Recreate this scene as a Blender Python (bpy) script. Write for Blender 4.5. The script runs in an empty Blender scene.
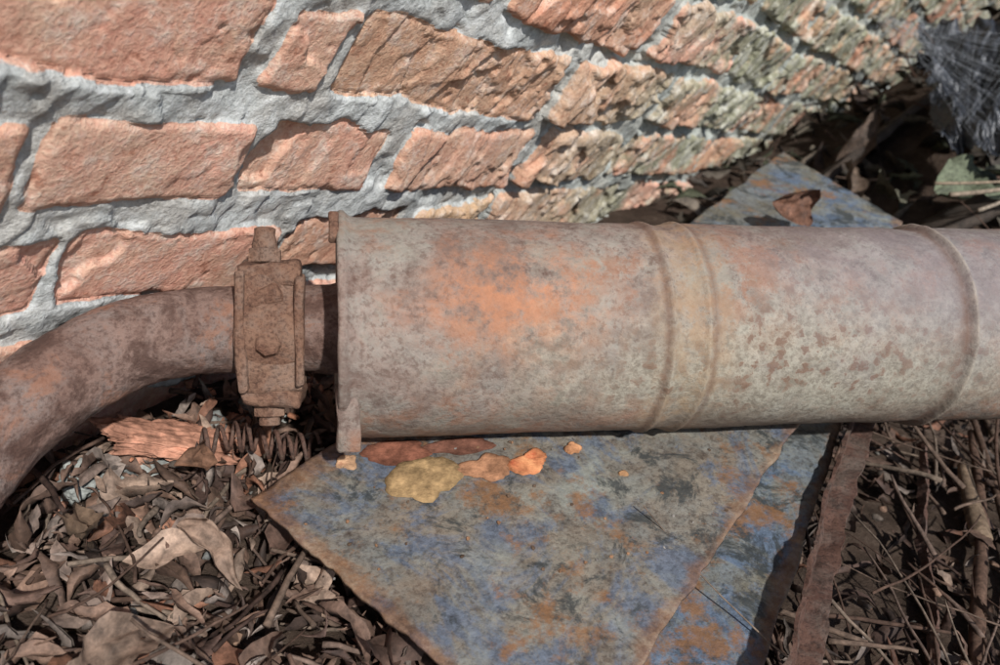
import bpy, math, random
import numpy as np
from mathutils import Vector, Matrix, Euler, noise as mn
import bmesh
random.seed(7); rng=np.random.default_rng(7)
scene=bpy.context.scene

# ---------------------------------------------------------------- helpers
def hash2(ix,iy,seed):
    h=(ix.astype(np.int64)*374761393+iy.astype(np.int64)*668265263+seed*974634777)&0x7fffffff
    h=((h^(h>>13))*1274126177)&0x7fffffff
    h=(h^(h>>16))&0xffffff
    return h/float(0xffffff)
def vn(x,y,seed=0):
    x=np.asarray(x,dtype=float); y=np.asarray(y,dtype=float)
    xi=np.floor(x); yi=np.floor(y); fx=x-xi; fy=y-yi
    fx=fx*fx*(3-2*fx); fy=fy*fy*(3-2*fy)
    xi=xi.astype(np.int64); yi=yi.astype(np.int64)
    a=hash2(xi,yi,seed); b=hash2(xi+1,yi,seed); c=hash2(xi,yi+1,seed); d=hash2(xi+1,yi+1,seed)
    return (a*(1-fx)+b*fx)*(1-fy)+(c*(1-fx)+d*fx)*fy
def fbm(x,y,seed=0,o=4):
    s=0;a=.5;t=0
    for i in range(o):
        s=s+a*vn(x*2**i+i*17.3,y*2**i+i*9.1,seed+i); t+=a; a*=.5
    return s/t
def facet(x,y,seed):
    """random tilted flat facets (height in -1..1)"""
    xi=np.floor(x).astype(np.int64); yi=np.floor(y).astype(np.int64)
    best=np.full(x.shape,9.); out=np.zeros_like(x)
    for dx in (-1,0,1):
        for dy in (-1,0,1):
            cx=xi+dx; cy=yi+dy
            px=cx+hash2(cx,cy,seed); py=cy+hash2(cx,cy,seed+1)
            ox=x-px; oy=y-py; d=ox*ox+oy*oy
            hgt=(hash2(cx,cy,seed+2)-.5)*1.2+ox*(hash2(cx,cy,seed+3)-.2)*1.3+oy*(hash2(cx,cy,seed+4)-.5)*1.3
            m=d<best; best=np.where(m,d,best); out=np.where(m,hgt,out)
    return out
def sstep(a,b,x):
    u=np.clip((x-a)/(b-a),0,1); return u*u*(3-2*u)

def mk(name,verts,faces,mat=None,smooth=True,col=None,parent=None):
    me=bpy.data.meshes.new(name)
    me.from_pydata([tuple(v) for v in verts] if not isinstance(verts,np.ndarray) else verts.tolist(),[],faces)
    if smooth: me.polygons.foreach_set('use_smooth',[True]*len(me.polygons))
    if col is not None:
        a=me.color_attributes.new('col','FLOAT_COLOR','POINT')
        a.data.foreach_set('color',np.asarray(col,dtype=np.float32).ravel())
    me.update()
    ob=bpy.data.objects.new(name,me); scene.collection.objects.link(ob)
    if mat: me.materials.append(mat)
    if parent: ob.parent=parent
    return ob

def gridfaces(nu,nv,wrap=False):
    i=np.arange(nu-1)[:,None]
    nj=nv if wrap else nv-1
    j=np.arange(nj)[None,:]; j2=(j+1)%nv
    a=i*nv+j; b=i*nv+j2; c=(i+1)*nv+j2; d=(i+1)*nv+j
    return np.stack([a,d,c,b],-1).reshape(-1,4).tolist()

class NT:
    def __init__(s,name):
        s.m=bpy.data.materials.new(name); s.m.use_nodes=True
        s.t=s.m.node_tree; s.n=s.t.nodes; s.l=s.t.links
        s.b=s.n['Principled BSDF']; s.tc=s.n.new('ShaderNodeTexCoord')
    def L(s,a,b): s.l.new(a,b)
    def noise(s,scale,detail=6,rough=.6,vec=None,dist=0):
        x=s.n.new('ShaderNodeTexNoise'); x.inputs['Scale'].default_value=scale
        x.inputs['Detail'].default_value=detail; x.inputs['Roughness'].default_value=rough
        x.inputs['Distortion'].default_value=dist
        s.L(vec or s.tc.outputs['Object'],x.inputs['Vector']); return x.outputs['Fac']
    def ramp(s,f,stops,interp='LINEAR'):
        x=s.n.new('ShaderNodeValToRGB'); cr=x.color_ramp; cr.interpolation=interp
        while len(cr.elements)<len(stops): cr.elements.new(.5)
        for e,(p,c) in zip(cr.elements,stops):
            e.position=p; e.color=(c,c,c,1) if isinstance(c,(int,float)) else (*c,1)
        s.L(f,x.inputs['Fac']); return x.outputs['Color']
    def mix(s,f,a,b,mode='MIX'):
        x=s.n.new('ShaderNodeMix'); x.data_type='RGBA'; x.blend_type=mode
        for inp,v in ((x.inputs[0],f),(x.inputs[6],a),(x.inputs[7],b)):
            if isinstance(v,(int,float)): inp.default_value=v
            elif isinstance(v,tuple): inp.default_value=(*v,1)
            else: s.L(v,inp)
        return x.outputs[2]
    def math(s,op,a,b=0.0,clamp=False):
        x=s.n.new('ShaderNodeMath'); x.operation=op; x.use_clamp=clamp
        for inp,v in ((x.inputs[0],a),(x.inputs[1],b)):
            if isinstance(v,(int,float)): inp.default_value=v
            else: s.L(v,inp)
        return x.outputs[0]
    def attr(s,name):
        x=s.n.new('ShaderNodeAttribute'); x.attribute_name=name
        sep=s.n.new('ShaderNodeSeparateColor'); s.L(x.outputs['Color'],sep.inputs[0]); return x.outputs['Color'],sep.outputs
    def xyz(s):
        x=s.n.new('ShaderNodeSeparateXYZ'); s.L(s.tc.outputs['Object'],x.inputs[0]); return x.outputs
    def blob(s,center,rad,soft=.6,nz=None,amt=2.2):
        v=s.n.new('ShaderNodeVectorMath'); v.operation='SUBTRACT'; s.L(s.tc.outputs['Object'],v.inputs[0]); v.inputs[1].default_value=center
        w=s.n.new('ShaderNodeVectorMath'); w.operation='DIVIDE'; s.L(v.outputs[0],w.inputs[0]); w.inputs[1].default_value=rad
        l=s.n.new('ShaderNodeVectorMath'); l.operation='LENGTH'; s.L(w.outputs[0],l.inputs[0])
        d=l.outputs['Value']
        if nz is not None: d=s.math('ADD',d,s.math('MULTIPLY',s.math('SUBTRACT',nz,.5),amt))
        mr=s.n.new('ShaderNodeMapRange'); mr.interpolation_type='SMOOTHSTEP'; s.L(d,mr.inputs[0])
        mr.inputs[1].default_value=1+soft*.5; mr.inputs[2].default_value=1-soft*.5; mr.inputs[3].default_value=0; mr.inputs[4].default_value=1
        return mr.outputs[0]
    def edgeline(s,p,q,width,nz,amt):
        L=math.hypot(q[0]-p[0],q[1]-p[1]); nx,ny=-(q[1]-p[1])/L,(q[0]-p[0])/L
        o=s.xyz()
        d=s.math('ABSOLUTE',s.math('SUBTRACT',s.math('ADD',s.math('MULTIPLY',o[0],nx),s.math('MULTIPLY',o[1],ny)),nx*p[0]+ny*p[1]))
        d=s.math('ADD',d,s.math('MULTIPLY',s.math('SUBTRACT',nz,.5),amt))
        mr=s.n.new('ShaderNodeMapRange'); mr.interpolation_type='SMOOTHSTEP'; s.L(d,mr.inputs[0])
        mr.inputs[1].default_value=width*1.6; mr.inputs[2].default_value=width*.3; mr.inputs[3].default_value=0; mr.inputs[4].default_value=1
        return mr.outputs[0]
    def fin(s,col,rough=.85,bumps=(),metal=0,spec=.3):
        if isinstance(col,tuple): s.b.inputs['Base Color'].default_value=(*col,1)
        else: s.L(col,s.b.inputs['Base Color'])
        if isinstance(rough,(int,float)): s.b.inputs['Roughness'].default_value=rough
        else: s.L(rough,s.b.inputs['Roughness'])
        s.b.inputs['Metallic'].default_value=metal
        s.b.inputs['Specular IOR Level'].default_value=spec
        prev=None
        for f,st,di in bumps:
            x=s.n.new('ShaderNodeBump'); x.inputs['Strength'].default_value=st; x.inputs['Distance'].default_value=di
            s.L(f,x.inputs['Height'])
            if prev: s.L(prev,x.inputs['Normal'])
            prev=x.outputs[0]
        if prev: s.L(prev,s.b.inputs['Normal'])
        return s.m

# ---------------------------------------------------------------- materials
def mat_wall():
    m=NT('old_brick'); c,o=m.attr('col'); mask,bid,far=o[0],o[1],o[2]
    bc=m.ramp(bid,[(0,(.62,.29,.19)),(.2,(.58,.33,.20)),(.4,(.66,.35,.25)),(.6,(.56,.36,.21)),(.8,(.60,.27,.17)),(1,(.72,.39,.29))])
    n1=m.noise(13,7,.65); n2=m.noise(60,7,.72); n3=m.noise(380,4,.65)
    bc=m.mix(m.ramp(n1,[(.44,0),(.62,.6)]),bc,(.66,.45,.32))
    bc=m.mix(m.ramp(n2,[(.50,0.0),(.66,.7)]),bc,(.75,.60,.50))
    bc=m.mix(m.ramp(n2,[(.33,.7),(.42,0.0)]),bc,(.36,.13,.075))
    w=m.math('MULTIPLY',m.ramp(m.noise(8,7,.7),[(.41,0),(.52,1)]),m.math('ADD',.04,m.math('MULTIPLY',far,.95)),True)
    bc=m.mix(w,bc,m.ramp(n2,[(.35,(.17,.175,.11)),(.5,(.37,.36,.26)),(.62,(.55,.54,.46))]))
    mc=m.ramp(m.noise(34,7,.78),[(.28,(.23,.235,.22)),(.43,(.43,.44,.42)),(.62,(.62,.635,.61))])
    mc=m.mix(m.math('MULTIPLY',m.ramp(n1,[(.48,0),(.6,1)]),.35),mc,(.50,.42,.34))
    mc=m.mix(m.math('MULTIPLY',far,.4),mc,(.22,.25,.19))
    col=m.mix(m.ramp(m.math('ADD',mask,m.math('MULTIPLY',m.math('SUBTRACT',n2,.5),1.1)),[(.42,0),(.55,1)]),mc,bc)
    col=m.mix(.45,col,m.ramp(n3,[(.35,.30),(.65,.74)]),'OVERLAY')
    return m.fin(col,.92,[(n2,.4,.004),(n3,.75,.0015)],spec=.12)

def mat_rust(name,base,light,dark,grey,scale=1,greyamt=.5,rough=.75,extra=None,bump=1):
    m=NT(name)
    n1=m.noise(9*scale,7,.65,dist=.3); n2=m.noise(42*scale,8,.76); n3=m.noise(260*scale,4,.7); n4=m.noise(22*scale,7,.72,dist=.5)
    col=m.mix(m.ramp(n1,[(.38,0),(.62,1)]),base,light)
    g=.5-.12*(greyamt*2-1)
    col=m.mix(m.ramp(n4,[(g-.06,0),(g+.12,.85)]),col,grey)
    col=m.mix(m.ramp(n2,[(.32,.85),(.47,0)]),col,dark)
    col=m.mix(m.ramp(n3,[(.38,.55),(.5,0)]),col,dark)
    col=m.mix(m.ramp(n3,[(.54,0),(.7,.5)]),col,light)
    if extra: col=extra(m,col,n1,n2,n3,n4)
    r=m.ramp(n2,[(.3,min(1,rough+.15)),(.7,rough-.1)])
    return m.fin(col,r,[(n2,.5*bump,.002),(n3,.7*bump,.0010)],spec=.3)

def muffler_extra(m,col,n1,n2,n3,n4):
    g=m.ramp(n3,[(.40,0),(.58,1)])
    n5=m.noise(15,8,.72,dist=.4)
    # broad brown / grey-green clouds
    col=m.mix(m.ramp(n5,[(.40,.65),(.50,0)]),col,(.155,.105,.085))
    col=m.mix(m.ramp(n5,[(.52,0),(.64,.65)]),col,(.27,.25,.205))
    warm=m.math('MULTIPLY',m.blob((.105,.015,.062),(.050,.028,.06),1.6,n4,3.6),m.ramp(n2,[(.40,0),(.56,1)]))
    col=m.mix(m.math('MULTIPLY',warm,.85),col,(.42,.18,.09))
    w2=m.math('MULTIPLY',m.ramp(m.noise(7,6,.7),[(.5,0),(.60,1)]),m.ramp(n2,[(.45,0),(.55,.85)]))
    col=m.mix(m.math('MULTIPLY',w2,.75),col,(.27,.12,.065))
    pale=m.blob((.30,-.03,.05),(.16,.045,.06),1.2,n4,3.0)
    col=m.mix(m.math('MULTIPLY',pale,.7),col,m.mix(g,(.23,.21,.16),(.38,.36,.285)))
    sp=m.math('MULTIPLY',m.ramp(m.noise(130,5,.6),[(.53,0),(.60,1)]),m.blob((.30,-.015,.055),(.14,.040,.06),1.4,n4,3.4))
    col=m.mix(m.math('MULTIPLY',sp,.8),col,(.15,.075,.045))
    b=m.blob((.40,.03,.05),(.12,.05,.07),1.4,n4)
    col=m.mix(m.math('MULTIPLY',b,.45),col,(.22,.21,.23))
    x=m.xyz()[0]
    d=m.math('ABSOLUTE',m.math('SUBTRACT',x,.206))
    band=m.math('MULTIPLY',m.ramp(d,[(0,1),(.022,.6),(.03,0)]),m.ramp(n2,[(.42,.15),(.56,1)]))
    col=m.mix(m.math('MULTIPLY',band,.55),col,(.33,.235,.14))
    d=m.math('ABSOLUTE',m.math('SUBTRACT',x,.1895))
    col=m.mix(m.math('MULTIPLY',m.ramp(d,[(0,1),(.0025,0)]),.55),col,(.12,.06,.04))
    d=m.math('ABSOLUTE',m.math('SUBTRACT',x,.2205))
    col=m.mix(m.math('MULTIPLY',m.ramp(d,[(0,1),(.0025,0)]),.5),col,(.12,.06,.04))
    d=m.math('ABSOLUTE',m.math('SUBTRACT',x,.393))
    band=m.math('MULTIPLY',m.ramp(d,[(0,1),(.006,0)]),m.ramp(n4,[(.35,.3),(.6,1)]))
    col=m.mix(m.math('MULTIPLY',band,.75),col,(.12,.065,.045))
    d=m.math('ABSOLUTE',m.math('SUBTRACT',x,.399))
    band=m.math('MULTIPLY',m.ramp(d,[(0,1),(.003,0)]),m.ramp(n2,[(.40,.2),(.55,1)]))
    col=m.mix(m.math('MULTIPLY',band,.5),col,(.40,.35,.28))
    # darker brown towards the underside, edge broken up by noise
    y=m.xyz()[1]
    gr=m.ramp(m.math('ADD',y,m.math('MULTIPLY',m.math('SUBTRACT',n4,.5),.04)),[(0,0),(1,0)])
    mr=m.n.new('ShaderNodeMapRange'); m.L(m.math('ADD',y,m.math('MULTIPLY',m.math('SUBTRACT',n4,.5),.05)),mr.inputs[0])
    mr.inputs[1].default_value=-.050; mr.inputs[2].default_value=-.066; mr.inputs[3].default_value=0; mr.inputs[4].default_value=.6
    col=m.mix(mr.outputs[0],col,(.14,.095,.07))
    col=m.mix(.3,col,m.ramp(m.noise(75,7,.8),[(.35,.28),(.65,.70)]),'OVERLAY')
    return col
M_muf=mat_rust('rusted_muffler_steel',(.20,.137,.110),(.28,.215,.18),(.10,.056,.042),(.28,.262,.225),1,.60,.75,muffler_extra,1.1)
def pipe_extra(m,col,n1,n2,n3,n4):
    k=m.noise(28,8,.74,dist=.4)
    col=m.mix(m.ramp(k,[(.40,.8),(.49,0)]),col,(.075,.04,.03))
    col=m.mix(m.ramp(k,[(.54,0),(.62,.6)]),col,(.27,.125,.075))
    return col
M_pipe=mat_rust('rusted_pipe_steel',(.145,.08,.06),(.24,.16,.13),(.06,.03,.023),(.22,.18,.16),1.3,.4,.8,pipe_extra,1.7)
M_clamp=mat_rust('rusted_clamp_steel',(.14,.066,.042),(.28,.165,.11),(.05,.024,.017),(.22,.155,.12),1.6,.4,.85,bump=2)
def plate_extra(blue,bamt,th,edges=()):
    def f(m,col,n1,n2,n3,n4):
        k=m.noise(12,9,.76,dist=.8); q=m.noise(6,6,.7)
        col=m.mix(m.ramp(k,[(th,0),(th+.07,bamt)]),col,m.mix(m.ramp(n3,[(.4,0),(.6,1)]),tuple(v*.6 for v in blue),blue))
        col=m.mix(m.math('MULTIPLY',m.ramp(q,[(.50,0),(.62,1)]),m.ramp(n2,[(.45,0),(.58,.75)])),col,(.28,.285,.24))
        col=m.mix(m.ramp(m.noise(27,7,.76,dist=.5),[(.53,0),(.60,.85)]),col,(.035,.04,.04))
        col=m.mix(m.ramp(m.noise(16,8,.76),[(.535,0),(.61,.85)]),col,(.22,.11,.05))
        for (p,q_,w_) in edges:
            e=m.edgeline(p,q_,w_,n4,w_*6)
            col=m.mix(m.math('MULTIPLY',e,.75),col,m.ramp(n2,[(.35,(.07,.035,.022)),(.5,(.19,.10,.055)),(.65,(.30,.22,.15))]))
        col=m.mix(.45,col,m.ramp(m.noise(90,6,.8),[(.35,.22),(.65,.70)]),'OVERLAY')
        return col
    return f
M_plate1=mat_rust('weathered_sheet_steel',(.15,.112,.082),(.21,.18,.14),(.05,.034,.026),(.175,.18,.165),1,.5,.62,
   plate_extra((.105,.14,.20),.75,.50,[((.151,.220),(.385,.459),.006),((.151,.220),(0,.398),.008),((0,.398),(.215,.602),.014)]))
M_plate2=mat_rust('blue_painted_steel',(.13,.12,.09),(.18,.165,.125),(.05,.038,.03),(.17,.195,.21),1,.6,.55,plate_extra((.11,.16,.24),.8,.49,[((.205,.175),(.697,.818),.007)]))
M_dark=mat_rust('dark_rusted_steel',(.075,.037,.027),(.13,.07,.05),(.022,.013,.010),(.14,.11,.09),1.5,.3,.8)

def mat_attr(name,rough=.85,sc=120,spec=.2,bd=.0008):
    m=NT(name); c,o=m.attr('col'); n=m.noise(sc,5,.7); n2=m.noise(sc*.25,4,.6)
    col=m.mix(.65,c,m.ramp(n,[(.3,.12),(.7,.85)]),'OVERLAY')
    col=m.mix(.5,col,m.ramp(n2,[(.3,.2),(.7,.8)]),'OVERLAY')
    return m.fin(col,rough,[(n,.8,bd)],spec=spec)
M_leaf=mat_attr('dead_leaf',.72,170,.3)
M_twig=mat_attr('twig_bark',.85,200,.2)
M_rub=mat_attr('rubble_mix',.95,110,.1,.002)
def mat_soil():
    m=NT('soil'); n=m.noise(18,8,.75); n2=m.noise(140,5,.75)
    col=m.ramp(n,[(.3,(.022,.016,.012)),(.5,(.055,.038,.028)),(.7,(.10,.072,.056))])
    col=m.mix(m.ramp(n2,[(.55,0),(.7,.6)]),col,(.14,.105,.08))
    return m.fin(col,.95,[(n2,.9,.004)],spec=.1)
M_soil=mat_soil()

# ---------------------------------------------------------------- wall
d1=np.array([.682,.719,-.132]); d1/=np.linalg.norm(d1)
up=np.array([.3275,-.138,.934]); up-=up.dot(d1)*d1; up/=np.linalg.norm(up)
nn=np.cross(up,d1)
if nn[1]>0: nn=-nn
W0=np.array([-.088,.429,.236])
def spaced(a,b,f):
    L=[a]
    while L[-1]<b: L.append(L[-1]+f(L[-1]))
    return np.array(L)
S=spaced(-.6,4.5,lambda s:.0045 if s<-.2 else (.0019 if s<.7 else min(.016,.0019+(s-.7)*.0032)))
T=spaced(-.42,.85,lambda t:.0021 if t<.45 else .0045)
s,t=np.meshgrid(S,T,indexing='ij')
ws=s+.012*(fbm(s*9,t*9,3,3)-.5); wt=t+.018*(fbm(s*4+7,t*5,5,3)-.5)
P=.077
row=np.floor((wt+P/2)/P).astype(int)
vt=(wt+P/2)-row*P
joints={0:[-.04,.099,.231,.44,.66],1:[-.20,.070,.128,.415,.66,.95],-1:[-.17,.0,.165,.30,.44],2:[-.1,.12,.25,.53,.80],3:[-.1,.2,.45,.75]}
bid=np.zeros_like(s); ds=np.zeros_like(s); cs=np.zeros_like(s); jn=np.zeros_like(s)
for r in range(row.min(),row.max()+1):
    rr=random.Random(r*13+5)
    J=list(joints.get(r,[rr.uniform(-.1,0)]))
    while J[0]>-.9: J.insert(0,J[0]-(rr.choice([.13,.26])))
    while J[-1]<5: J.append(J[-1]+rr.choice([.27,.33,.25,.15,.24]))
    J=np.array(J); k=row==r
    idx=np.searchsorted(J,ws[k])-1
    a=J[idx]; b=J[idx+1]
    ds[k]=np.minimum(ws[k]-a,b-ws[k]); cs[k]=ws[k]-(a+b)/2; jn[k]=a
    bid[k]=hash2(idx.astype(np.int64),np.full(idx.shape,r,dtype=np.int64),11)
def h1(b,k): return np.modf(np.abs(np.sin(b*917.13+k*12.9898))*43758.5453)[0]
cid=np.where(jn<.09,.90+.10*h1(bid,15),np.where(jn<.25,.3+.3*h1(bid,16),bid))
dt=np.minimum(vt,P-vt); ct=vt-P/2
far=sstep(.22,.85,s)
chip=sstep(.05,.50,s)
near=1-sstep(.05,.5,s)
ms=.0035+.004*h1(bid,1)+.006*(1-near); mt=.0050+.0035*h1(bid,2)+.0040*near
edge=np.minimum(ds-ms,dt-mt)
ed=np.where((ds-ms<.006)&(dt-mt<.006),.006-np.sqrt(np.clip(.006-(ds-ms),0,1)**2+np.clip(.006-(dt-mt),0,1)**2),edge)
ed=ed+(.009+.006*chip)*(fbm(s*48,t*48,21,4)-.5)+.012*(fbm(s*14,t*20,24,3)-.5)
mask=sstep(-.0006,.0009,ed)
hb=.002+.002*chip+.006*(h1(bid,3)-.45)+(h1(bid,4)-.5)*.09*np.clip(cs,-.08,.08)+(h1(bid,5)-.5)*.16*ct
wxx=s+.010*(fbm(s*20,t*20,36,3)-.5); wyy=t+.010*(fbm(s*20,t*20,38,3)-.5)
p=wxx-.35*wyy; q=wyy+.35*wxx
f1=facet(p*24+bid*37,q*8,40); f2=facet(p*70+bid*91,q*34,50); f3=facet(wxx*9+bid*5,wyy*11,60)
hb+=.0070*f1*(.04+.96*chip)+.0018*f2*(.10+.90*chip)+.0030*f3*(.35+.65*chip)
hb+=.003*(fbm(s*16,t*16,31,4)-.5)+.0009*(fbm(s*140,t*140,33,3)-.5)
fl=sstep(.590,.600,fbm(s*18,t*18,61,4)); hb-=.0035*fl
fl2=sstep(.62,.63,fbm(s*34+5,t*34,67,4)); hb-=.0025*fl2*(.3+.7*chip)
hb-=.0025*(1-sstep(0,.004,ed))
hm=.0008+.011*(fbm(s*14,t*20,71,4)-.5)+.0045*(fbm(s*80,t*80,75,4)-.5)+.0020*facet(s*45,t*45,72)
hm+=.0030*near*(vn(s*12,t*9,77)-.2)
hm-=.009*sstep(.54,.62,fbm(s*18,t*24,81,3))*chip
hm-=.0020*chip
h=hm*(1-mask)+hb*mask
pos=W0+s[...,None]*d1+t[...,None]*up+h[...,None]*nn
col=np.stack([mask,cid,far,np.ones_like(s)],-1)
wall=mk('brick_wall',pos.reshape(-1,3),gridfaces(len(S),len(T)),mat_wall(),True,col.reshape(-1,4))

# ---------------------------------------------------------------- ground
def G(x,y):
    x=np.asarray(x,float); y=np.asarray(y,float)
    g=.38*np.exp(-((x-1.25)**2/(2*.20**2)+(y-1.22)**2/(2*.2**2)))
    g+=.30*np.exp(-((x-1.9)**2/(2*.5**2)+(y-1.0)**2/(2*.4**2)))
    g+=.02*(fbm(x*5,y*5,91,4)-.5)+.012*(fbm(x*25,y*25,93,3)-.5)
    g+=.03*sstep(.0,.6,x)*sstep(.3,.9,y)
    return g
A=np.concatenate([np.linspace(-30,-1,12)[:-1],spaced(-1,-.4,lambda v:.04),spaced(-.36,1.9,lambda v:.008),np.linspace(2.0,4,20),np.linspace(5,30,10)])
B=np.concatenate([np.linspace(-30,-1,12)[:-1],spaced(-1,.05,lambda v:.05),spaced(.1,1.8,lambda v:.008),np.linspace(1.9,4,20),np.linspace(5,30,10)])
gx,gy=np.meshgrid(A,B,indexing='ij')
ground=mk('ground',np.stack([gx,gy,G(gx,gy)],-1).reshape(-1,3),[f[::-1] for f in gridfaces(len(A),len(B))],M_soil)

# ---------------------------------------------------------------- muffler
ax=Vector((.9926,0,.1214)).normalized(); u0=Vector((-.099,.504,.858)); u0=(u0-u0.dot(ax)*ax).normalized(); fr0=ax.cross(u0)
M0=Vector((.042,.467,.134))
F=Matrix((( ax.x,u0.x,fr0.x,M0.x),(ax.y,u0.y,fr0.y,M0.y),(ax.z,u0.z,fr0.z,M0.z),(0,0,0,1)))
def revolve(name,prof,nseg=160,mat=None,amp=.0009,seed=0,rough=.00015):
    k=np.array([p[0] for p in prof]); r=np.array([p[1] for p in prof])
    th=np.linspace(0,2*np.pi,nseg,endpoint=False)
    K,TH=np.meshgrid(k,th,indexing='ij'); R=np.repeat(r[:,None],nseg,1)
    cx=np.cos(TH)*1.3+5; sx=np.sin(TH)*1.3
    dsp=amp*2*(fbm(K*18+cx,sx*1.5+7,seed,3)-.5)+rough*2*(fbm(K*150+cx*20,sx*20+7,seed+4,2)-.5)
    R=np.where(R>.004,R+dsp*np.clip(R/.06,0,1),R)
    wob=.0012*2*(fbm(TH*2.2,TH*0+seed,seed+8,2)-.5)*np.exp(-np.abs(K)/.01)
    V=np.stack([K+wob,R*np.cos(TH),R*np.sin(TH)],-1).reshape(-1,3)
    return mk(name,V,[f[::-1] for f in gridfaces(len(k),nseg,True)],mat)
prof=[(.010,.0005),(.010,.025),(.009,.045),(.008,.060),(.006,.0665),(.001,.0690),(-.0015,.0705),(-.002,.0718),(-.0005,.0728),(.002,.0726),(.0035,.0712),(.0055,.0695),(.008,.0688)]
def body_r(k):
    r=.0686
    r+=.0019*math.exp(-((k-.193)/.0022)**2)+.0017*math.exp(-((k-.216)/.0022)**2)
    r-=.0010*math.exp(-((k-.2045)/.005)**2)
    if k>.375: r-=.0008*min(1,(k-.375)/.01)
    r+=.0034*math.exp(-((k-.398)/.0024)**2)
    if k>.398: r+=.0012
    return r
k=.010
while k<.468:
    prof.append((k,body_r(k))); k+=.0012
prof+=[(.472,.0695),(.475,.0685),(.476,.066),(.478,.060),(.485,.045),(.492,.032),(.497,.028),(.51,.0265),(.55,.0265),(.58,.0265),(.58,.0245),(.55,.0245)]
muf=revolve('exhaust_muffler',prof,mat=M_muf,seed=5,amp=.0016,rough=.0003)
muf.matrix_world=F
def box(name,size,loc,mat,parent=None,bev=.002,rot=None,seg=2,jit=.0):
    bm=bmesh.new(); bmesh.ops.create_cube(bm,size=1)
    for v in bm.verts: v.co=Vector((v.co.x*size[0],v.co.y*size[1],v.co.z*size[2]))
    bmesh.ops.bevel(bm,geom=bm.edges[:],offset=bev,segments=seg,affect='EDGES',profile=.5)
    bmesh.ops.subdivide_edges(bm,edges=bm.edges[:],cuts=3,use_grid_fill=True)
    if jit:
        for v in bm.verts:
            v.co+=Vector(mn.noise_vector(v.co*60+Vector(loc)*30))*jit+Vector(mn.noise_vector(v.co*230+Vector(loc)*30))*jit*.3
    me=bpy.data.meshes.new(name); bm.to_mesh(me); bm.free()
    for p in me.polygons: p.use_smooth=True
    ob=bpy.data.objects.new(name,me); scene.collection.objects.link(ob); me.materials.append(mat)
    if parent: ob.parent=parent
    ob.location=loc
    if rot: ob.rotation_euler=rot
    return ob
box('seam_tab',(.013,.038,.008),(.0035,-.053,.0475),M_muf,muf,.002,(.35,0,.05),jit=.0016)
box('seam_tab_upper',(.006,.02,.006),(-.004,.058,.040),M_clamp,muf,.0015,(-.6,0,0),jit=.001)
inlet=revolve('inlet_stub',[(-.03,.0262),(-.024,.0265),(-.018,.0268),(-.012,.0268),(-.006,.0270),(-.001,.0285),(.004,.031),(.011,.036)],96,M_pipe,.0008,9)
inlet.parent=muf

def tube(pts,radii,nseg=12,cap=True,nz=0,seed=0):
    pts=[Vector(p) for p in pts]; V=[];Fc=[]
    nrm=None
    for i,p in enumerate(pts):
        tg=(pts[min(i+1,len(pts)-1)]-pts[max(i-1,0)]).normalized()
        if nrm is None:
            a=Vector((0,0,1)) if abs(tg.z)<.8 else Vector((1,0,0)); nrm=(a-a.dot(tg)*tg).normalized()
        else: nrm=(nrm-nrm.dot(tg)*tg).normalized()
        b=tg.cross(nrm); r=radii[i] if hasattr(radii,'__len__') else radii
        for j in range(nseg):
            a=2*math.pi*j/nseg; dvec=nrm*math.cos(a)+b*math.sin(a); rr=r
            if nz: rr+=nz*mn.noise((p+dvec*r)*45+Vector((seed,0,0)))+nz*.6*mn.noise((p+dvec*r)*160)
            V.append(p+dvec*rr)
    n=len(pts)
    for i in range(n-1):
        for j in range(nseg):
            j2=(j+1)%nseg; Fc.append((i*nseg+j,i*nseg+j2,(i+1)*nseg+j2,(i+1)*nseg+j))
    if cap:
        Fc.append(tuple(range(nseg))[::-1]); Fc.append(tuple((n-1)*nseg+j for j in range(nseg)))
    return V,Fc
def catmull(P,n):
    P=[Vector(p) for p in P]; P=[P[0]*2-P[1]]+P+[P[-1]*2-P[-2]]; out=[]
    for i in range(1,len(P)-2):
        for j in range(n):
            t=j/n; a,b,c,d=P[i-1],P[i],P[i+1],P[i+2]
            out.append(.5*((2*b)+(c-a)*t+(2*a-5*b+4*c-d)*t*t+(3*b-a-3*c+d)*t**3))
    out.append(P[-2]); return out
pp=catmull([M0-ax*.022,M0-ax*.060,(-.066,.455,.121),(-.099,.436,.110),(-.1265,.408,.094),(-.1485,.383,.069),(-.163,.358,.037),(-.175,.335,-.01),(-.185,.31,-.07)],26)
v,f=tube(pp,.0256,120,nz=.0013)
pipe=mk('exhaust_pipe',v,f,M_pipe)

# clamp
cl=bpy.data.objects.new('pipe_clamp',None); scene.collection.objects.link(cl); cl.matrix_world=F@Matrix.Translation((-.040,-.002,0))
def cyl(name,r,h,loc,axis,mat,parent,n=24,taper=1):
    a={'x':Vector((1,0,0)),'y':Vector((0,1,0)),'z':Vector((0,0,1))}[axis]
    L=Vector(loc); pts=[L-a*h/2,L-a*(h/2-.0006),L-a*h*.2,L+a*h*.2,L+a*(h/2-.0008),L+a*h/2]
    v,f=tube(pts,[r*.9,r,r,r*taper,r*taper,r*.80*taper],n,nz=.0010 if n>8 else .0005,seed=h*999)
    return mk(name,v,f,mat,n>8,parent=parent)
ring=revolve('saddle_ring',[(-.020,.0265),(-.0205,.0305),(-.019,.0318),(-.006,.0322),(.006,.0322),(.017,.0318),(.0185,.0305),(.018,.0265)],72,M_clamp,.0015,33,.0008); ring.parent=cl
box('saddle_plate_front',(.034,.070,.008),(0,-.001,.0225),M_clamp,cl,.003,(0,.06,.02),jit=.0036)
box('saddle_plate_back',(.035,.076,.009),(.001,0,-.012),M_clamp,cl,.003,jit=.003)
box('ear_top',(.037,.013,.038),(0,.036,.007),M_clamp,cl,.003,(.1,0,.06),jit=.0035)
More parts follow.
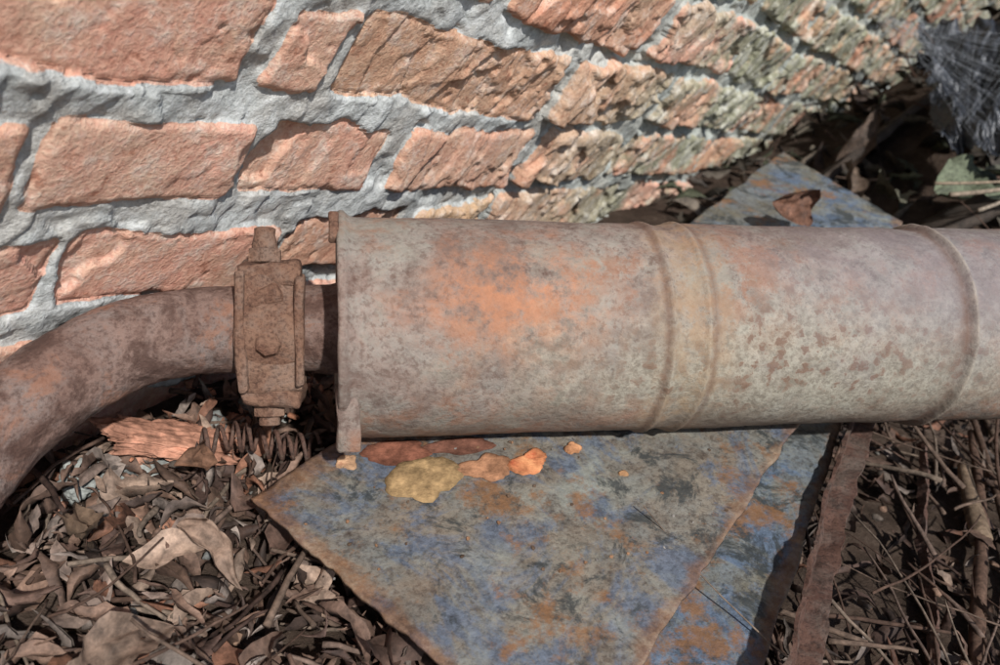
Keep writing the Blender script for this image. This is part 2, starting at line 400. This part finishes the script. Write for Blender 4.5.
box('ear_bottom',(.034,.012,.036),(.001,-.038,.007),M_clamp,cl,.003,(.05,0,-.08),jit=.0035)
box('rib_left',(.0055,.070,.013),(-.0165,.0,.026),M_clamp,cl,.002,(0,0,.03),jit=.0025)
box('rib_right',(.0055,.066,.013),(.0165,.0,.026),M_clamp,cl,.002,(0,0,-.02),jit=.0025)
box('rust_lump_upper',(.020,.012,.006),(-.003,.020,.026),M_clamp,cl,.0028,(.2,0,.3),jit=.003)
cyl('nut_top',.0105,.009,(-.004,.0455,.009),'y',M_clamp,cl,6)
cyl('bolt_top',.0080,.015,(-.004,.055,.009),'y',M_clamp,cl,20,.85)
cyl('nut_bottom',.010,.008,(-.002,-.047,.009),'y',M_clamp,cl,6)
cyl('bolt_bottom',.006,.009,(-.002,-.052,.009),'y',M_clamp,cl,20,.9)
cyl('bolt_front',.0095,.012,(-.001,-.007,.030),'z',M_clamp,cl,7,.75)

# ---------------------------------------------------------------- sheets
def sheet(name,A,B,Cc,D,zf,mat,nu=120,nv=100,edge=.0035,th=.002,seed=1,warp=.003,wf=8):
    A,B,Cc,D=[np.array(p,float) for p in (A,B,Cc,D)]
    u=np.linspace(0,1,nu); w=np.linspace(0,1,nv); U,Wd=np.meshgrid(u,w,indexing='ij')
    def ej(x,sd): return edge*2*(fbm(x*22,x*0+sd,seed+sd,5)-.5)
    Xp=(A*(1-U[...,None])+B*U[...,None])*(1-Wd[...,None])+(D*(1-U[...,None])+Cc*U[...,None])*Wd[...,None]
    du=(B-A)/np.linalg.norm(B-A); dv=(D-A)/np.linalg.norm(D-A)
    Xp+=dv*(ej(U,1)*(1-Wd)**8+ej(U,2)*Wd**8)[...,None]+du*(ej(Wd,3)*(1-U)**8+ej(Wd,4)*U**8)[...,None]
    if len(A)==2:
        z=zf(Xp[...,0],Xp[...,1])+warp*2*(fbm(Xp[...,0]*wf,Xp[...,1]*wf,seed+9,3)-.5)
        Vv=np.stack([Xp[...,0],Xp[...,1],z],-1)
    else:
        nz=np.cross(du,dv); nz/=np.linalg.norm(nz)
        Vv=Xp+nz*(warp*2*(fbm(U*wf,Wd*wf,seed+9,4)-.5+.3*facet(U*wf,Wd*wf,seed+20)))[...,None]
    ob=mk(name,Vv.reshape(-1,3),gridfaces(nu,nv),mat)
    md=ob.modifiers.new('th','SOLIDIFY'); md.thickness=th; md.offset=0
    return ob
zf1=lambda x,y:.058+.122*x+.1*(y-.467)
zf2=lambda x,y:.022+.13*x+.1*(y-.467)
sheet('rusty_steel_sheet',(.151,.220),(.385,.459),(.215,.602),(0,.398),zf1,M_plate1,seed=3,warp=.0015,th=.0030,edge=.0022)
sheet('blue_painted_steel_sheet',(.205,.175),(.697,.818),(.6325,1.010),(.08,.46),zf2,M_plate2,seed=13,warp=.002)

def angle_iron(name,a,b,w,th,mat,tilt=.3):
    a=Vector(a);b=Vector(b); d=(b-a).normalized(); side=d.cross(Vector((0,0,1))).normalized(); upv=side.cross(d)
    side,upv=side*math.cos(tilt)+upv*math.sin(tilt),upv*math.cos(tilt)-side*math.sin(tilt)
    prof=[(0,0),(w*.5,.0),(w,0),(w,th),(w*.5,th),(th,th),(th,w*.4),(th,w*.8),(0,w*.8),(0,w*.4)]
    V=[];Fc=[];n=110
    for i in range(n):
        p=a.lerp(b,i/(n-1))
        for (x,y) in prof:
            q=p+side*x+upv*y; V.append(q+Vector(mn.noise_vector(q*70))*.0022+Vector(mn.noise_vector(q*190))*.0010+Vector(mn.noise_vector(q*12))*.005)
    m=len(prof)
    for i in range(n-1):
        for j in range(m):
            j2=(j+1)%m; Fc.append((i*m+j,i*m+j2,(i+1)*m+j2,(i+1)*m+j))
    Fc.append(tuple(range(m))[::-1]);Fc.append(tuple((n-1)*m+j for j in range(m)))
    return mk(name,V,Fc,mat,False)
angle_iron('rusty_angle_iron',(.222,.185,.045),(.462,.50,.081),.017,.0025,M_dark,.25)
angle_iron('rusty_angle_iron',(.37,.20,.0),(.57,.53,.035),.010,.0025,M_dark,-.5)

# ---------------------------------------------------------------- flakes on the sheet
def flake(x,y,r,asp,rot,thick,zf,V,Fc,Cc,col,seed,lift=.0018):
    n=40; base=len(V); R=[]
    for i in range(n):
        a=2*math.pi*i/n
        rr=r*(1+.6*mn.noise(Vector((math.cos(a)*1.1+seed,math.sin(a)*1.1,seed*.7)))+.10*mn.noise(Vector((math.cos(a)*2.4+seed,math.sin(a)*2.4,seed)))+.12*mn.noise(Vector((math.cos(a)*9+seed,math.sin(a)*9,seed))))
        px=rr*math.cos(a); py=rr*asp*math.sin(a)
        R.append((px*math.cos(rot)-py*math.sin(rot),px*math.sin(rot)+py*math.cos(rot)))
    rings=[(1,0,1),(.97,1,1),(.8,1.05,0),(.5,1.1,0),(.2,1.1,0)]
    for (k,lv,ed_) in rings:
        for (px,py) in R:
            X=x+px*k;Y=y+py*k; zz=zf(X,Y)+lift+thick*lv+(0 if lv==0 else .0004*mn.noise(Vector((X*200,Y*200,seed))))
            V.append((X,Y,zz)); kk=(.75 if ed_ else 1)*(1+.35*mn.noise(Vector((X*150,Y*150,seed)))); Cc.append((col[0]*kk,col[1]*kk,col[2]*kk,1))
    for q in range(len(rings)-1):
        for i in range(n):
            j=(i+1)%n; Fc.append((base+q*n+i,base+q*n+j,base+(q+1)*n+j,base+(q+1)*n+i))
    Fc.append(tuple(base+(len(rings)-1)*n+i for i in range(n)))
V=[];Fc=[];Cc=[]
for (x,y,r,asp,rot,th,c,sd) in [
 (.1000,.404,.0225,.85,.3,.0009,(.36,.235,.115),1.0),
 (.1400,.416,.0145,.75,.2,.0009,(.42,.21,.115),2.3),
 (.1700,.419,.0130,.65,.5,.0010,(.56,.22,.10),3.6),
 (.2010,.430,.0055,.9,.1,.0010,(.50,.24,.12),4.2),
 (.0545,.424,.0070,.9,.8,.0012,(.48,.29,.17),15.5),
 (.0850,.433,.020,.5,.1,.0004,(.20,.08,.05),6.1),
 (.1250,.436,.022,.35,.1,.0003,(.17,.075,.05),7.1),
 (.2300,.405,.003,.8,.4,.001,(.40,.22,.11),8.1)]:
    flake(x,y,r,asp,rot,th,zf1,V,Fc,Cc,c,sd)
for _ in range(45):
    flake(random.uniform(.03,.30),random.uniform(.33,.44),random.uniform(.0005,.0014),.8,random.uniform(0,6),.0006,zf1,V,Fc,Cc,random.choice([(.25,.14,.08),(.22,.20,.18),(.12,.08,.055)]),random.uniform(0,99))
mk('brick_flakes',V,Fc,M_rub,True,Cc)

# ---------------------------------------------------------------- leaf litter
def leaf(V,Fc,Cc,p,L,Wd,R,curl,bend,col,seed,nu=9,nv=5):
    base=len(V)
    for i in range(nu):
        a=i/(nu-1); w=Wd*math.sin(math.pi*min(1,a*1.0+.02))**.75*(1-.25*a)
        for j in range(nv):
            b=(j/(nv-1)-.5)*2
            w2=w*(1+.45*mn.noise(Vector((a*6+seed,b,seed))))
            ang=b*curl
            y=math.sin(ang)/max(curl,.01)*w2*.5; z=(1-math.cos(ang))/max(curl,.01)*w2*.5-.05*w2*(1-abs(b))
            x=(a-.5)*L; z+=-bend*((a-.5)**2)*L + .28*w2*mn.noise(Vector((a*5+seed*3,b*3,seed)))
            y+=.15*L*mn.noise(Vector((a*2,seed,3)))
            q=R@Vector((x,y,z)); V.append((p[0]+q.x,p[1]+q.y,p[2]+q.z))
            s=1+.35*mn.noise(Vector((a*4,b*2,seed)))-.2*(abs(b)<.1)
            Cc.append((col[0]*s,col[1]*s,col[2]*s,1))
    for i in range(nu-1):
        for j in range(nv-1):
            a=base+i*nv+j; Fc.append((a,a+1,a+nv+1,a+nv))
pal=[(.14,.085,.06),(.20,.125,.09),(.08,.048,.037),(.25,.175,.13),(.16,.115,.092),(.12,.075,.055),(.20,.16,.135),(.055,.036,.028),(.21,.10,.062),(.10,.06,.045)]
V=[];Fc=[];Cc=[]
def scatter(n,x0,x1,y0,y1,s0,s1,zmax,pal=pal):
    for _ in range(n):
        x=random.uniform(x0,x1);y=random.uniform(y0,y1)
        if nn.dot(np.array([x,y,.05])-W0)<.01: continue
        L=s0+(s1-s0)*random.random()**1.5; z=float(G(x,y))+random.uniform(0.001,zmax)
        R=Euler((random.gauss(0,.6),random.gauss(0,.45),random.uniform(0,6.28))).to_matrix()
        if random.random()<.35: R=R@Euler((3.14,0,0)).to_matrix()
        c=random.choice(pal); k=random.uniform(.6,1.3)
        leaf(V,Fc,Cc,(x,y,z),L,L*random.uniform(.25,.7),R,random.uniform(.5,3.0),random.uniform(-1.2,2.0),tuple(q*k for q in c),random.uniform(0,100))
scatter(3300,-.32,.20,.12,.60,.007,.048,.030)
scatter(1200,.22,.80,.12,.75,.008,.04,.02,[tuple(v*.65 for v in c) for c in pal])
dk=[(.05,.04,.032),(.09,.075,.055),(.075,.08,.05),(.035,.028,.02),(.13,.105,.08),(.05,.033,.025)]
scatter(1000,.5,1.7,.75,1.7,.03,.08,.03,dk)
for (p,L,W,e,cu,be,c) in [((-.055,.30,.038),.075,.038,(.2,.1,.9),.8,.5,(.19,.13,.095)),((-.12,.27,.038),.07,.035,(.1,-.2,2.2),1.2,.8,(.15,.10,.075)),
   ((-.02,.37,.038),.055,.03,(.4,.2,-.6),1.8,.6,(.22,.15,.11)),((-.09,.38,.04),.06,.03,(.3,.5,1.9),1.5,-.6,(.18,.12,.08)),((-.035,.44,.05),.04,.022,(.9,.3,1.2),1.3,.5,(.17,.09,.055))]:
    leaf(V,Fc,Cc,p,L,W,Euler(e).to_matrix(),cu,be,c,p[0]*77,16,9)
for (p,L,W,e,c) in [((.86,.92,.19),.14,.09,(.3,-.1,.3),(.11,.125,.08)),((.80,.98,.14),.10,.06,(.2,.2,1.2),(.11,.105,.075)),((.93,.90,.20),.12,.07,(.1,.2,-.5),(.12,.12,.09))]:
    leaf(V,Fc,Cc,p,L,W,Euler(e).to_matrix(),.6,.4,c,p[0]*77,16,9)
mk('dead_leaf_litter',V,Fc,M_leaf,True,Cc)
V=[];Fc=[];Cc=[]
leaf(V,Fc,Cc,(.530,.775,.160),.055,.060,Euler((1.25,.1,.15)).to_matrix(),1.5,.9,(.14,.07,.045),4.4,18,11)
leaf(V,Fc,Cc,(.478,.765,.118),.050,.035,Euler((.3,.1,.9)).to_matrix(),1.2,.9,(.12,.08,.055),7.4,14,9)
mk('curled_dry_leaf',V,Fc,M_leaf,True,Cc)

# twigs
V=[];Fc=[];Cc=[]
def twig(p,ang,el,L,r,col,sg=9,wob=.12):
    pts=[];q=Vector(p); d=Vector((math.cos(ang)*math.cos(el),math.sin(ang)*math.cos(el),math.sin(el)))
    for i in range(sg):
        pts.append(q.copy()); d=(d+Vector((random.gauss(0,wob),random.gauss(0,wob),random.gauss(0,wob*.6)))).normalized(); q=q+d*L/sg
    v,f=tube(pts,[r*(1-.5*i/sg) for i in range(sg)],7)
    b=len(V); V.extend(v); Fc.extend([tuple(x+b for x in k) for k in f]); Cc.extend([(*col,1)]*len(v))
tp=[(.11,.075,.055),(.07,.042,.03),(.16,.12,.09),(.09,.055,.04),(.05,.03,.023),(.13,.09,.07)]
for _ in range(230):
    x=random.uniform(-.3,.2);y=random.uniform(.15,.55)
    twig((x,y,float(G(x,y))+random.uniform(.005,.034)),random.uniform(0,6.28),random.gauss(0,.2),random.uniform(.02,.10),random.uniform(.0006,.0026),random.choice(tp))
for _ in range(260):
    x=random.uniform(.30,.80);y=random.uniform(.15,.7)
    twig((x,y,float(G(x,y))+random.uniform(.01,.035)),random.gauss(1.0,.8),random.gauss(0,.15),random.uniform(.05,.22),random.uniform(.0005,.0024),random.choice(tp),12,.08)
for _ in range(60):
    x=random.uniform(.8,1.5);y=random.uniform(.8,1.4)
    twig((x,y,float(G(x,y))+random.uniform(.01,.06)),random.uniform(0,6.28),random.gauss(0,.3),random.uniform(.1,.35),random.uniform(.0008,.003),random.choice(tp),12,.08)
twig((.76,.84,.185),.15,.15,.30,.0030,(.24,.19,.14),14,.03); twig((.78,.81,.18),.35,.2,.30,.0024,(.27,.22,.17),14,.03); twig((.75,.86,.19),-.1,.2,.30,.0020,(.22,.17,.12),14,.04)
mk('dry_twigs',V,Fc,M_twig,True,Cc)
V=[];Fc=[];Cc=[]
for (p,an,el,L,r,c) in [((.43,.24,.01),1.02,.06,.42,.0065,(.10,.06,.042)),((.50,.27,.01),1.10,.05,.40,.005,(.08,.05,.035)),((.56,.42,.025),1.15,.15,.10,.009,(.17,.12,.08)),((.60,.33,.01),1.3,.05,.35,.005,(.10,.07,.05))]:
    twig(p,an,el,L,r,c,14,.03)
mk('wooden_sticks',V,Fc,M_twig,True,Cc)

# rubble
V=[];Fc=[];Cc=[]
def rock(p,r,sc,col,seed,rot=0,sub=3,amp=.35):
    bm=bmesh.new(); bmesh.ops.create_icosphere(bm,subdivisions=sub,radius=1)
    R=Euler((random.gauss(0,.2),random.gauss(0,.2),rot)).to_matrix(); b=len(V)
    for v in bm.verts:
        c=v.co.copy(); m=max(abs(c.x),abs(c.y),abs(c.z)); c=c.lerp(c/m,.55)
        c*=1+amp*mn.noise(c*1.2+Vector((seed,0,0)))+.20*mn.noise(c*4+Vector((seed,5,0)))+.07*mn.noise(c*11+Vector((seed,5,0)))
        q=R@Vector((c.x*r*sc[0],c.y*r*sc[1],c.z*r*sc[2])); V.append((p[0]+q.x,p[1]+q.y,p[2]+q.z)); Cc.append((*col,1))
    for f in bm.faces: Fc.append(tuple(b+v.index for v in f.verts))
    bm.free()
for _ in range(300):
    x=random.uniform(-.3,.7);y=random.uniform(.15,.7)
    if nn.dot(np.array([x,y,.05])-W0)<.0: continue
    c=random.choice([(.15,.15,.14),(.17,.165,.15),(.38,.17,.10),(.28,.14,.09),(.10,.08,.065),(.30,.19,.13)] if x<.25 else [(.09,.085,.075),(.10,.08,.065),(.16,.10,.07)])
    rock((x,y,float(G(x,y))+random.uniform(0,.03)),random.uniform(.001,.0055),(1,random.uniform(.4,1),random.uniform(.3,.7)),c,random.uniform(0,99),random.uniform(0,6),2,.6)
for _ in range(90):
    s_=random.uniform(-.1,.6); q=W0+d1*s_
    x=q[0]+random.uniform(-.01,.02)+.05; y=q[1]+random.uniform(-.03,.03)
    z=float(G(x,y))
    dd=nn.dot(np.array([x,y,z])-W0)
    x+=-nn[0]*(dd-.03)*.8; y+=-nn[1]*(dd-.03)*.8
    rock((x,y,z+random.uniform(0,.02)),random.uniform(.004,.016),(1,.8,.6),random.choice([(.26,.27,.25),(.19,.20,.19),(.36,.19,.13)]),random.uniform(0,99),random.uniform(0,6),4,.5)
mk('mortar_rubble',V,Fc,M_rub,True,Cc)
V=[];Fc=[];Cc=[]
rock((-.053,.480,.028),.036,(1.2,.42,.20),(.36,.18,.12),12.3,.25,6,.3)
mk('brick_fragment',V,Fc,M_rub,True,Cc)

pts=[]
a=Vector((-.038,.462,.038));b=Vector((.040,.470,.044)); d=(b-a).normalized(); n1=d.cross(Vector((0,0,1))).normalized(); n2=d.cross(n1)
for i in range(340):
    q=i/339; th=(q+.012*math.sin(q*17))*2*math.pi*9; pts.append(a.lerp(b,q)+Vector((0,.003*math.sin(q*7),.005*math.sin(q*5)))+(n1*math.cos(th)+n2*math.sin(th))*(.0085+.001*math.sin(q*23)))
v,f=tube(pts,.0014,8,nz=.0006); mk('coil_spring',v,f,M_dark)

# ---------------------------------------------------------------- back right corner clutter
m=NT('dark_plastic_film'); n=m.noise(20,6,.7); M_film=m.fin(m.ramp(n,[(.35,(.012,.014,.018)),(.65,(.04,.045,.055))]),.32,[(n,.8,.01)],spec=.6)
sheet('crumpled_plastic_sheet',(.830,.975,.215),(.90,.86,.245),(1.02,1.03,.415),(.915,1.225,.325),None,M_film,seed=33,warp=.028,wf=5,edge=.02,th=.001)
def board(name,a,b,w,th,mat,seed,roll=0):
    a=Vector(a);b=Vector(b);d=(b-a).normalized();sd=d.cross(Vector((0,0,1))).normalized();uu=sd.cross(d)
    sd,uu=sd*math.cos(roll)+uu*math.sin(roll),uu*math.cos(roll)-sd*math.sin(roll)
    V=[];Fc=[];n=50;pr=[(-w/2,0),(-w/4,0),(0,0),(w/4,0),(w/2,0),(w/2,th),(w/4,th),(0,th),(-w/4,th),(-w/2,th)];m_=len(pr)
    for i in range(n):
        p=a.lerp(b,i/(n-1))
        for (x,y) in pr:
            q=p+sd*x+uu*y
            V.append(q+Vector(mn.noise_vector(Vector((q.x*30+seed,q.y*30,q.z*30))))*.004+d*(.02*mn.noise(Vector((x*60,seed,0))) if i in(0,n-1) else 0))
    for i in range(n-1):
        for j in range(m_):
            j2=(j+1)%m_; Fc.append((i*m_+j,i*m_+j2,(i+1)*m_+j2,(i+1)*m_+j))
    Fc.append(tuple(range(m_))[::-1]);Fc.append(tuple((n-1)*m_+j for j in range(m_)))
    return mk(name,V,Fc,mat,True)
m=NT('dark_wet_wood'); n=m.noise(30,7,.7); n2=m.noise(160,5,.7)
M_wood=m.fin(m.ramp(n,[(.3,(.02,.016,.013)),(.55,(.06,.045,.035)),(.7,(.12,.095,.075))]),.8,[(n2,.8,.002)])
board('rotten_board',(.74,1.09,.07),(1.05,1.28,.25),.07,.012,M_wood,3,.9)
board('rotten_board',(.80,.90,.10),(1.12,1.02,.22),.06,.012,M_wood,9,.4)
board('rotten_board',(.86,.80,.08),(1.15,.90,.24),.05,.012,M_wood,19,.2)
V=[];Fc=[];Cc=[]
leaf(V,Fc,Cc,(.83,1.14,.165),.13,.07,Euler((.5,-1.1,.6)).to_matrix(),1.8,.8,(.08,.055,.04),1.4,18,11)
leaf(V,Fc,Cc,(.78,1.05,.13),.10,.05,Euler((.4,-.5,1.2)).to_matrix(),1.6,.8,(.10,.07,.05),9.4,18,11)
mk('bark_strip',V,Fc,M_leaf,True,Cc)

# thin dusty cobweb
a=Vector((.80,1.18,.335)); b=Vector((.98,1.05,.37)); c=Vector((.83,.90,.235))
V=[];Fc=[];Cc=[]
def strand(p,q,r=.00022,sag=.01):
    pts=[p.lerp(q,i/6)-Vector((0,0,sag*math.sin(math.pi*i/6))) for i in range(7)]
    v,f=tube(pts,r,4,False); bb=len(V); V.extend(v); Fc.extend([tuple(x+bb for x in k) for k in f])
rw=random.Random(4)
for i in range(55):
    u=rw.random()**1.5; p=a.lerp(b,u*.35)+Vector((rw.gauss(0,.004),rw.gauss(0,.004),rw.gauss(0,.004)))
    w_=rw.random(); q=c.lerp(b,w_)+Vector((rw.gauss(0,.008),rw.gauss(0,.008),rw.gauss(0,.008)))
    if rw.random()<.4: q=p.lerp(q,rw.uniform(.3,.9))
    strand(p,q,rw.uniform(.00004,.00011),rw.uniform(0,.012))
for i in range(70):
    w_=rw.random(); p=a.lerp(c,w_); q=a.lerp(b,min(1,max(0,w_+rw.gauss(0,.15))))
    if rw.random()<.6:
        m0=rw.random()*.7; p,q=p.lerp(q,m0),p.lerp(q,m0+.3)
    strand(p,q,rw.uniform(.00004,.00010),rw.uniform(0,.02))
m=NT('spider_silk'); mk('cobweb',V,Fc,m.fin((.45,.48,.52),.6,spec=.3),True)

pts=[]
for i in range(40):
    a_=i/39*4.6; pts.append(Vector((.478+.012*math.cos(a_),.262+.012*math.sin(a_),.037+.002*i/39)))
pts+= [pts[-1]+Vector((.004*i,-.001*i,.0)) for i in range(1,6)]
m=NT('galvanised_wire'); v,f=tube(pts,.0012,8); mk('wire_hook',v,f,m.fin((.35,.38,.42),.35,metal=.8))

# ---------------------------------------------------------------- camera
cam=bpy.data.cameras.new('Camera'); co=bpy.data.objects.new('Camera',cam); scene.collection.objects.link(co); scene.camera=co
R=Matrix(((.9605,-.099,-.261),(-.178,.504,-.845),(.215,.858,.466)))
co.rotation_mode='QUATERNION'; co.rotation_quaternion=R.to_quaternion(); co.location=(0,0,.4)
cam.sensor_width=36; cam.lens=30.6; cam.clip_start=.01; cam.clip_end=200
cam.dof.use_dof=True; cam.dof.focus_distance=.52; cam.dof.aperture_fstop=9

Ld=Vector((.08,-.74,.72)).normalized()
sun=bpy.data.lights.new('sun','SUN'); so=bpy.data.objects.new('sun',sun); scene.collection.objects.link(so)
sun.energy=4.6; sun.angle=math.radians(1.5); sun.color=(1,.985,.965)
so.rotation_mode='QUATERNION'; so.rotation_quaternion=Ld.to_track_quat('Z','Y')
w=bpy.data.worlds.new('World'); scene.world=w; w.use_nodes=True
sk=w.node_tree.nodes.new('ShaderNodeTexSky'); sk.sky_type='NISHITA'; sk.sun_disc=False
sk.sun_elevation=math.asin(Ld.z); sk.sun_rotation=math.atan2(Ld.x,Ld.y)
bg=w.node_tree.nodes['Background']; bg.inputs[1].default_value=.10; w.node_tree.links.new(sk.outputs[0],bg.inputs[0])
scene.view_settings.view_transform='Standard'; scene.view_settings.look='None'; scene.view_settings.exposure=0
